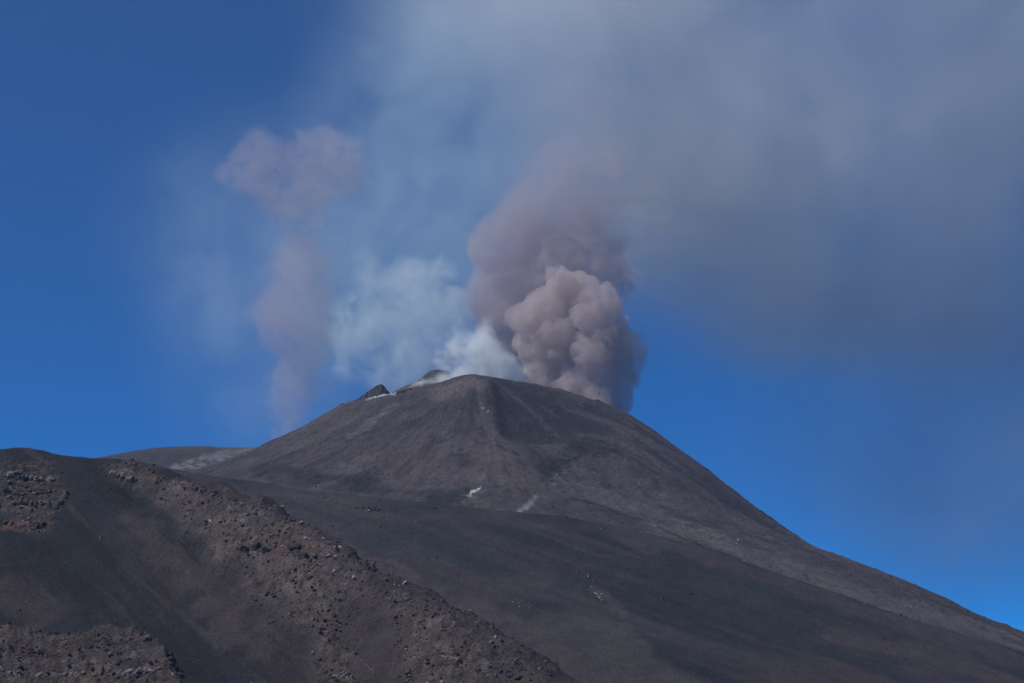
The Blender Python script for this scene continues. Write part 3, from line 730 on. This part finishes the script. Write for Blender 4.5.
def hull(name, balls, voxel, mat, origin, rough=0.12, rs=20.0, soft=3, stretch=(1, 1, 1), seed=200):
    V, F, n = [], [], 0
    for c, r in balls:
        v, f = ICO3 if r > 12 * voxel else ICO2
        V.append(v * np.array(stretch) * r + c); F.append(f + n); n += len(v)
    V = np.concatenate(V) - origin; F = np.concatenate(F)
    me = mesh_from('raw', V, F)
    o = bpy.data.objects.new('raw', me); COL.objects.link(o)
    md = o.modifiers.new('r', 'REMESH'); md.mode = 'VOXEL'; md.voxel_size = voxel; md.use_smooth_shade = True
    if soft:
        sm = o.modifiers.new('s', 'SMOOTH'); sm.iterations = soft; sm.factor = 0.5
    dg = bpy.context.evaluated_depsgraph_get()
    m2 = bpy.data.meshes.new_from_object(o.evaluated_get(dg))
    bpy.data.objects.remove(o); bpy.data.meshes.remove(me)
    m2.name = name
    k = len(m2.vertices); co = np.empty(k * 3, np.float32); no = np.empty(k * 3, np.float32)
    m2.vertices.foreach_get('co', co); m2.vertices.foreach_get('normal', no)
    co = co.reshape(-1, 3).astype(float); no = no.reshape(-1, 3)
    if rough:
        W = co + origin
        b = -np.abs(noise3(W, rs, seed)) * 2 + 0.6                     # billow noise: round lumps, sharp creases
        b2 = -np.abs(noise3(W, rs * 0.4, seed + 20)) * 2 + 0.6
        b3 = -np.abs(noise3(W, rs * 0.16, seed + 40)) * 2 + 0.6
        co = co + no * (rough * rs * np.clip(b + 0.55 * b2 + 0.25 * b3, -0.75, 2))[:, None]
        m2.vertices.foreach_set('co', co.astype(np.float32).ravel()); m2.update()
        o = bpy.data.objects.new('raw', m2); COL.objects.link(o)           # heal the folds the billows make
        md = o.modifiers.new('r', 'REMESH'); md.mode = 'VOXEL'; md.voxel_size = voxel
        m3 = bpy.data.meshes.new_from_object(o.evaluated_get(bpy.context.evaluated_depsgraph_get()))
        bpy.data.objects.remove(o); bpy.data.meshes.remove(m2); m2 = m3; m2.name = name
    m2.polygons.foreach_set('use_smooth', np.ones(len(m2.polygons), bool))
    m2.materials.clear()
    ob = link_mesh(name, m2, mat); ob.location = origin
    return ob

def smoke_mat(name, color, dens, nscale=0.03, lo=0.35, hi=0.65, nmin=0.3, nmax=1.7, film=0.0, blobs=None, origin=None, aniso=0.1, detail=3.0, step=0.4, zfade=None, distort=0.0):
    m, N, L = new_mat(name)
    out = N.new('ShaderNodeOutputMaterial'); v = N.new('ShaderNodeVolumePrincipled')
    v.inputs['Color'].default_value = (*color, 1); v.inputs['Anisotropy'].default_value = aniso
    tc = N.new('ShaderNodeTexCoord')
    n = N.new('ShaderNodeTexNoise'); n.inputs['Scale'].default_value = nscale; n.inputs['Detail'].default_value = detail; n.inputs['Roughness'].default_value = 0.6
    n.inputs['Distortion'].default_value = distort
    L.new(tc.outputs['Object'], n.inputs['Vector'])
    mr = N.new('ShaderNodeMapRange'); mr.inputs['From Min'].default_value = lo; mr.inputs['From Max'].default_value = hi
    mr.inputs['To Min'].default_value = nmin * dens; mr.inputs['To Max'].default_value = nmax * dens
    L.new(n.outputs['Fac'], mr.inputs['Value'])
    d = mr.outputs[0]
    def mul(a, b):
        q = N.new('ShaderNodeMath'); q.operation = 'MULTIPLY'; L.new(a, q.inputs[0]); L.new(b, q.inputs[1]); return q.outputs[0]
    if blobs:
        tot = None
        for c, rad, k in blobs:
            sb = N.new('ShaderNodeVectorMath'); sb.operation = 'SUBTRACT'; L.new(tc.outputs['Object'], sb.inputs[0]); sb.inputs[1].default_value = tuple(np.array(c) - origin)
            ml = N.new('ShaderNodeVectorMath'); ml.operation = 'MULTIPLY'; L.new(sb.outputs[0], ml.inputs[0]); ml.inputs[1].default_value = tuple(1 / np.array(rad))
            ln = N.new('ShaderNodeVectorMath'); ln.operation = 'LENGTH'; L.new(ml.outputs[0], ln.inputs[0])
            q = N.new('ShaderNodeMapRange'); q.interpolation_type = 'SMOOTHERSTEP'
            q.inputs['From Min'].default_value = 1.0; q.inputs['From Max'].default_value = 0.0; q.inputs['To Min'].default_value = 0; q.inputs['To Max'].default_value = k
            L.new(ln.outputs['Value'], q.inputs['Value'])
            if tot is None: tot = q.outputs[0]
            else:
                a = N.new('ShaderNodeMath'); a.operation = 'ADD'; L.new(tot, a.inputs[0]); L.new(q.outputs[0], a.inputs[1]); tot = a.outputs[0]
        d = mul(d, tot)
    if zfade:
        sx = N.new('ShaderNodeSeparateXYZ'); L.new(tc.outputs['Object'], sx.inputs[0])
        q = N.new('ShaderNodeMapRange'); q.interpolation_type = 'SMOOTHSTEP'
        for k_, val in zip(('From Min', 'From Max', 'To Min', 'To Max'), zfade): q.inputs[k_].default_value = val
        L.new(sx.outputs['Z'], q.inputs['Value']); d = mul(d, q.outputs[0])
    L.new(d, v.inputs['Density'])
    L.new(v.outputs[0], out.inputs['Volume'])
    if film:
        b = N.new('ShaderNodeBsdfDiffuse'); b.inputs['Color'].default_value = (*color, 1)
        t = N.new('ShaderNodeBsdfTransparent'); x = N.new('ShaderNodeMixShader')
        f = N.new('ShaderNodeMapRange'); f.inputs['From Min'].default_value = lo; f.inputs['From Max'].default_value = hi
        f.inputs['To Min'].default_value = film * 0.3; f.inputs['To Max'].default_value = film * 1.5
        L.new(n.outputs['Fac'], f.inputs['Value']); L.new(f.outputs[0], x.inputs[0])
        L.new(t.outputs[0], x.inputs[1]); L.new(b.outputs[0], x.inputs[2]); L.new(x.outputs[0], out.inputs['Surface'])
    m.cycles.volume_step_rate = step
    return m

def plume(name, puffs, voxel, mk, label, cat, buds=((5, .42, .6), (3, .35, .5)), spread=0.5, **kw):
    balls = to_world(puffs, spread); allb = list(balls); lay = balls
    for n, a, b in buds:
        lay = sprout(lay, n, a, b); allb += lay
    lowest = min(balls, key=lambda t: t[0][2]); origin = np.array(lowest[0])
    ob = hull(name, allb, voxel, mk(origin), origin, **kw)
    return tag(ob, label, cat, 'smoke rising from the summit craters', 'thing')

def soft_plume(name, puffs, vox, color, K, label, cat, nscale, thr=0.40, width=0.40, amp=2.6, cap=0.8, grow=1.9, film=0.008, step=0.3, aniso=0.1, spread=0.4, strength=1.0, zfade=None, depth=1.0, group='smoke rising from the summit craters'):
    """a drifting column: overlapping soft billows whose skin is eaten into by turbulence"""
    balls = to_world([p[:4] for p in puffs], spread); ks = [p[4] if len(p) > 4 else 1.0 for p in puffs]
    origin = np.array(min(balls, key=lambda q: q[0][2])[0])
    m, N, L = new_mat(name); out = N.new('ShaderNodeOutputMaterial'); v = N.new('ShaderNodeVolumePrincipled')
    v.inputs['Color'].default_value = (*color, 1); v.inputs['Anisotropy'].default_value = aniso
    tc = N.new('ShaderNodeTexCoord')
    def math_(op, a, b=None, clamp=False):
        q = N.new('ShaderNodeMath'); q.operation = op; q.use_clamp = clamp
        for k, val in enumerate((a, b)):
            if val is None: continue
            if isinstance(val, (int, float)): q.inputs[k].default_value = val
            else: L.new(val, q.inputs[k])
        return q.outputs[0]
    n = N.new('ShaderNodeTexNoise'); n.inputs['Scale'].default_value = nscale; n.inputs['Detail'].default_value = 6.0; n.inputs['Roughness'].default_value = 0.62; n.inputs['Distortion'].default_value = 0.9
    L.new(tc.outputs['Object'], n.inputs['Vector'])
    nn = math_('MULTIPLY', math_('SUBTRACT', n.outputs['Fac'], 0.5), amp)
    tot = None
    for (c, r), k in zip(balls, ks):
        ds = N.new('ShaderNodeVectorMath'); ds.operation = 'DISTANCE'; L.new(tc.outputs['Object'], ds.inputs[0]); ds.inputs[1].default_value = tuple(c - origin)
        q = N.new('ShaderNodeMapRange'); q.interpolation_type = 'SMOOTHSTEP'
        q.inputs['From Min'].default_value = r * grow; q.inputs['From Max'].default_value = 0; q.inputs['To Max'].default_value = k
        L.new(ds.outputs['Value'], q.inputs['Value'])
        tot = q.outputs[0] if tot is None else math_('ADD', tot, q.outputs[0])
    e = N.new('ShaderNodeMapRange'); e.interpolation_type = 'SMOOTHSTEP'
    e.inputs['From Min'].default_value = thr; e.inputs['From Max'].default_value = thr + width; e.inputs['To Max'].default_value = K
    L.new(math_('ADD', math_('MINIMUM', tot, cap), nn), e.inputs['Value'])
    d = e.outputs[0]
    if zfade:
        sx = N.new('ShaderNodeSeparateXYZ'); L.new(tc.outputs['Object'], sx.inputs[0])
        q = N.new('ShaderNodeMapRange'); q.interpolation_type = 'SMOOTHSTEP'
        for k_, val in zip(('From Min', 'From Max', 'To Min', 'To Max'), (zfade[0] - origin[2], zfade[1] - origin[2], zfade[2], zfade[3])): q.inputs[k_].default_value = val
        L.new(sx.outputs['Z'], q.inputs['Value']); d = math_('MULTIPLY', d, q.outputs[0])
    L.new(d, v.inputs['Density']); L.new(v.outputs[0], out.inputs['Volume'])
    if film:
        b = N.new('ShaderNodeBsdfDiffuse'); b.inputs['Color'].default_value = (*color, 1)
        tr = N.new('ShaderNodeBsdfTransparent'); x = N.new('ShaderNodeMixShader')
        x.inputs[0].default_value = film; L.new(tr.outputs[0], x.inputs[1]); L.new(b.outputs[0], x.inputs[2]); L.new(x.outputs[0], out.inputs['Surface'])
    m.cycles.volume_step_rate = step
    ob = hull(name, [(c, r * (1 + (grow - 1) * 0.62)) for c, r in balls], vox, m, origin, rough=0.0, soft=3)
    return tag(ob, label, cat, group, 'thing')

ASHC = (.68, .60, .615)
D1 = 2900
plume('ash_plume', [(572, 292, 23, D1), (548, 312, 26, D1), (596, 312, 26, D1), (526, 322, 16, D1), (612, 334, 20, D1), (560, 342, 30, D1), (596, 358, 30, D1), (618, 376, 18, D1),
                    (572, 380, 28, D1), (608, 398, 24, D1), (545, 372, 20, D1), (534, 345, 18, D1), (588, 418, 28, D1), (604, 418, 24, D1), (592, 384, 30, D1), (568, 402, 26, D1)],
      1.6, lambda o: smoke_mat('ash_smoke', ASHC, 0.032, 0.05, film=0.04, step=0.4, nmin=0.5, nmax=1.6, detail=5), 'dense brown cauliflower ash column rising off the right shoulder of the summit', 'ash plume',
      buds=((7, .36, .6), (5, .28, .5), (2, .3, .5)), rough=0.34, rs=18, soft=5, seed=210)
D2 = 3000
soft_plume('ash_plume', [(486, 240, 20, D2, 1.3), (500, 262, 24, D2, 1.2), (522, 216, 26, D2, 1.3), (556, 202, 28, D2, 1.1), (592, 226, 30, D2, .8), (545, 250, 40, D2, 1.2), (500, 300, 28, D2, 1.2), (520, 320, 32, D2, 1.4), (560, 292, 36, D2), (610, 272, 32, D2, .8),
                         (620, 345, 26, D2), (474, 300, 15, D2, .7), (528, 358, 28, D2, 1.3), (542, 395, 24, D2), (548, 170, 30, D2, .8), (590, 165, 34, D2, .7), (600, 120, 44, D2, .6), (650, 190, 40, D2, .5)],
      6.0, (.62, .56, .60), 0.026, 'taller soft grey brown ash column leaning behind the dense brown one', 'ash plume', 0.021, thr=.36, width=.4, amp=2.5, zfade=(at(500, 110, D2)[2], at(500, 310, D2)[2], 0.10, 1.0))
D3 = 3150
soft_plume('ash_plume', [(260, 152, 21, D3, 1.5), (242, 172, 20, D3, 1.2), (222, 172, 9, D3, .9), (312, 150, 22, D3, 1.2), (338, 160, 26, D3, 1.5), (350, 180, 16, D3), (318, 182, 24, D3, 1.2), (280, 182, 26, D3, 1.2), (300, 205, 24, D3, .7), (275, 205, 18, D3, .5),
                         (306, 240, 30, D3, .62), (290, 262, 26, D3, .6), (318, 272, 24, D3, .65), (302, 296, 32, D3, .85), (274, 318, 24, D3, 1.1), (300, 328, 28, D3, 1.1), (322, 334, 20, D3, 1.0), (304, 364, 27, D3, 1.0), (286, 384, 18, D3, .8), (296, 400, 22, D3, .8), (284, 424, 20, D3, .7), (284, 448, 18, D3, .65)],
      6.0, (.66, .59, .63), 0.0088, 'faint mauve ash column with a rounded double head, left of the summit', 'ash plume', 0.026, thr=.32, width=.55, amp=2.6)
D4 = 2960
soft_plume('steam_plume', [(350, 345, 14, D4, .8), (395, 385, 18, D4, .9), (460, 350, 20, D4, .9), (445, 268, 18, D4, .7), (410, 265, 18, D4, .7), (352, 330, 24, D4), (384, 296, 24, D4), (428, 298, 30, D4), (440, 334, 28, D4), (402, 345, 32, D4), (458, 312, 18, D4), (425, 374, 24, D4), (384, 372, 20, D4), (372, 270, 16, D4, .8), (345, 365, 16, D4, .7)],
      6.0, (.90, .985, .99), 0.0115, 'pale blue steam cloud drifting above the left crater rim', 'steam plume', 0.02, thr=.30, width=.8, amp=2.6)
D5 = 2880
soft_plume('steam_plume', [(490, 360, 17, D5), (480, 344, 13, D5, .8), (508, 372, 13, D5), (466, 374, 11, D5), (496, 386, 16, D5, 1.3), (455, 350, 14, D5, .55), (460, 322, 13, D5, .45), (420, 388, 10, D5, .7), (440, 380, 10, D5, .8), (395, 396, 7, D5, .6), (470, 390, 14, D5, 1.3), (522, 384, 10, D5), (487, 326, 9, D5, .6), (450, 384, 8, D5)],
      3.0, (.96, .99, 1.0), 0.075, 'bright white steam puffing up right behind the rounded summit knob', 'steam plume', 0.038, thr=.2, width=.8, amp=1.7)
soft_plume('steam_wisp', [(455, 376, 4, D5, 1.4), (449, 371, 4.5, D5, 1.2), (443, 366, 5, D5), (437, 363, 4, D5), (440, 354, 7, D5, .6), (436, 342, 8, D5, .45)],
      1.5, (.98, .985, .985), 0.05, 'short curl of bright white steam above the small crater mound', 'steam wisp', 0.11, thr=.30, width=.8, amp=2.6, step=0.25)
D7 = 2140
soft_plume('steam_wisp', [(520, 511, 3, D7, 1.2), (526, 507, 3.4, D7, 1.2), (531, 503, 3.6, D7), (535, 497, 3, D7, .7)],
      1.0, (.98, .985, .985), 0.05, 'small white fumarole wisp where the grey cone meets the dark slope', 'steam wisp', 0.2, thr=.2, width=.8, amp=1.5, step=0.25, group=None)

def veil(name, blobs, mk, label, cat, vox=22.0):
    """thin drifting veil: soft overlapping clouds (px, py, rx, ry, depth m, strength) at distance D"""
    B = []; balls = []
    for px, py, rx, ry, rd, k, D in blobs:
        c = at(px, py, D); rad = np.array([rx * M_PX(D), rd, ry * M_PX(D)]); B.append((c, rad, k))
    origin = np.mean([b[0] for b in B], 0)
    V, F, n = [], [], 0
    for c, rad, k in B:
        v, f = ICO3; V.append(v * rad + c - origin); F.append(f + n); n += len(v)
    me = mesh_from('raw', np.concatenate(V), np.concatenate(F)); o = bpy.data.objects.new('raw', me); COL.objects.link(o)
    md = o.modifiers.new('r', 'REMESH'); md.mode = 'VOXEL'; md.voxel_size = vox
    m2 = bpy.data.meshes.new_from_object(o.evaluated_get(bpy.context.evaluated_depsgraph_get()))
    bpy.data.objects.remove(o); m2.name = name; m2.materials.clear()
    ob = link_mesh(name, m2, mk(B, origin)); ob.location = origin
    return tag(ob, label, cat, None, 'thing')

D6 = 3300
veil('ash_cloud', [(700, 120, 290, 250, 260, 2.1, D6), (860, 210, 330, 250, 260, .9, D6), (570, -20, 300, 230, 260, 1.1, D6), (620, 200, 190, 190, 200, 1.3, D6), (1000, 40, 330, 260, 260, .6, D6), (800, -100, 520, 240, 260, 1.0, D6),
                   (900, 330, 260, 130, 200, .5, D6), (760, 290, 200, 120, 200, .7, D6), (1010, 480, 360, 190, 200, .45, D6)],
     lambda B, o: smoke_mat('ash_haze', (.93, .945, .945), 0.0042, 0.004, nmin=0.45, nmax=1.55, blobs=B, origin=o, step=0.5, detail=4, distort=.6), 'broad thin grey ash cloud drifting across the upper right sky', 'ash cloud')
veil('steam_haze', [(430, 150, 210, 220, 160, 1.0, 3250), (290, 330, 210, 210, 160, .6, 3250), (420, 300, 210, 200, 160, 1.3, 3250), (250, 230, 210, 200, 150, .45, 3250), (450, 20, 210, 170, 160, .5, 3250)],
     lambda B, o: smoke_mat('blue_haze', (.80, .96, .98), 0.0028, 0.008, nmin=0.35, nmax=1.6, blobs=B, origin=o, step=0.5, detail=4, distort=.6), 'wide pale blue steam veil spreading around the left ash column', 'steam cloud')
veil('ash_cloud', [(990, 180, 250, 250, 220, 1.0, 3450), (900, 300, 230, 120, 200, .8, 3450), (1040, 360, 240, 160, 200, .8, 3450), (1010, 20, 200, 200, 200, .7, 3450), (780, 330, 170, 80, 160, .45, 3450), (1010, 530, 320, 180, 200, .5, 3450), (850, 450, 240, 130, 200, .3, 3450)],
     lambda B, o: smoke_mat('slate_ash_haze', (.62, .66, .70), 0.0042, 0.004, nmin=0.5, nmax=1.5, blobs=B, origin=o, step=0.5, detail=4, distort=.6), 'darker slate grey ash cloud at the far right of the sky', 'ash cloud')

# ================================================================ AIR
def haze_box():
    bm = bmesh.new(); bmesh.ops.create_cube(bm, size=1.0)
    for v in bm.verts: v.co = Vector((v.co.x * 10400, v.co.y * 10400, (v.co.z + 0.5) * 2150 - 12))
    me = bpy.data.meshes.new('haze'); bm.to_mesh(me); bm.free()
    m, N, L = new_mat('air'); out = N.new('ShaderNodeOutputMaterial'); v = N.new('ShaderNodeVolumePrincipled')
    v.inputs['Color'].default_value = (.54, .68, 1.0, 1); v.inputs['Density'].default_value = 3.0e-5; v.inputs['Anisotropy'].default_value = 0.0
    L.new(v.outputs[0], out.inputs['Volume'])
    return tag(link_mesh('haze', me, m), kind='stuff')
haze_box()
# ================================================================ LIGHT
SUN_EL, SUN_AZ = R(52), R(-104)        # azimuth from the viewing direction (+Y), negative = to the left
sd = Vector((math.sin(SUN_AZ) * math.cos(SUN_EL), math.cos(SUN_AZ) * math.cos(SUN_EL), math.sin(SUN_EL)))
sl = bpy.data.lights.new('sun', 'SUN'); sl.energy = 4.4; sl.angle = R(0.53); sl.color = (1.0, 0.95, 0.88)
so = bpy.data.objects.new('sun', sl); COL.objects.link(so)
so.rotation_euler = sd.to_track_quat('Z', 'Y').to_euler()

w = bpy.data.worlds.new('World'); scene.world = w; w.use_nodes = True
N, L = w.node_tree.nodes, w.node_tree.links
N.clear()
wo = N.new('ShaderNodeOutputWorld'); bg = N.new('ShaderNodeBackground'); sky = N.new('ShaderNodeTexSky')
sky.sky_type = 'NISHITA'; sky.sun_disc = False
sky.sun_elevation = SUN_EL; sky.sun_rotation = SUN_AZ % (2 * math.pi)
sky.altitude = 3000; sky.air_density = 0.38; sky.dust_density = 0.0; sky.ozone_density = 6.0
hs = N.new('ShaderNodeHueSaturation'); hs.inputs['Saturation'].default_value = 1.35; hs.inputs['Value'].default_value = 1.0
L.new(sky.outputs[0], hs.inputs['Color']); L.new(hs.outputs[0], bg.inputs['Color'])
bg.inputs['Strength'].default_value = 0.148
L.new(bg.outputs[0], wo.inputs['Surface'])

# ================================================================ CAMERA & RENDER
cd = bpy.data.cameras.new('camera'); cam = bpy.data.objects.new('camera', cd); COL.objects.link(cam)
cd.sensor_width = 36; cd.sensor_fit = 'HORIZONTAL'; cd.angle = HFOV
cd.clip_start = 0.5; cd.clip_end = 200000
cam.rotation_euler = (R(90) + PITCH, 0, 0)
scene.camera = cam
scene.render.resolution_x, scene.render.resolution_y = 1024, 683
scene.view_settings.view_transform = 'Standard'; scene.view_settings.look = 'None'
scene.view_settings.exposure = 0.0; scene.view_settings.gamma = 1.0
cy = scene.cycles
cy.use_denoising = True
cy.max_bounces = 8; cy.diffuse_bounces = 2; cy.volume_bounces = 4; cy.use_adaptive_sampling = True; cy.adaptive_threshold = 0.015; cy.transparent_max_bounces = 32
cy.volume_max_steps = 256
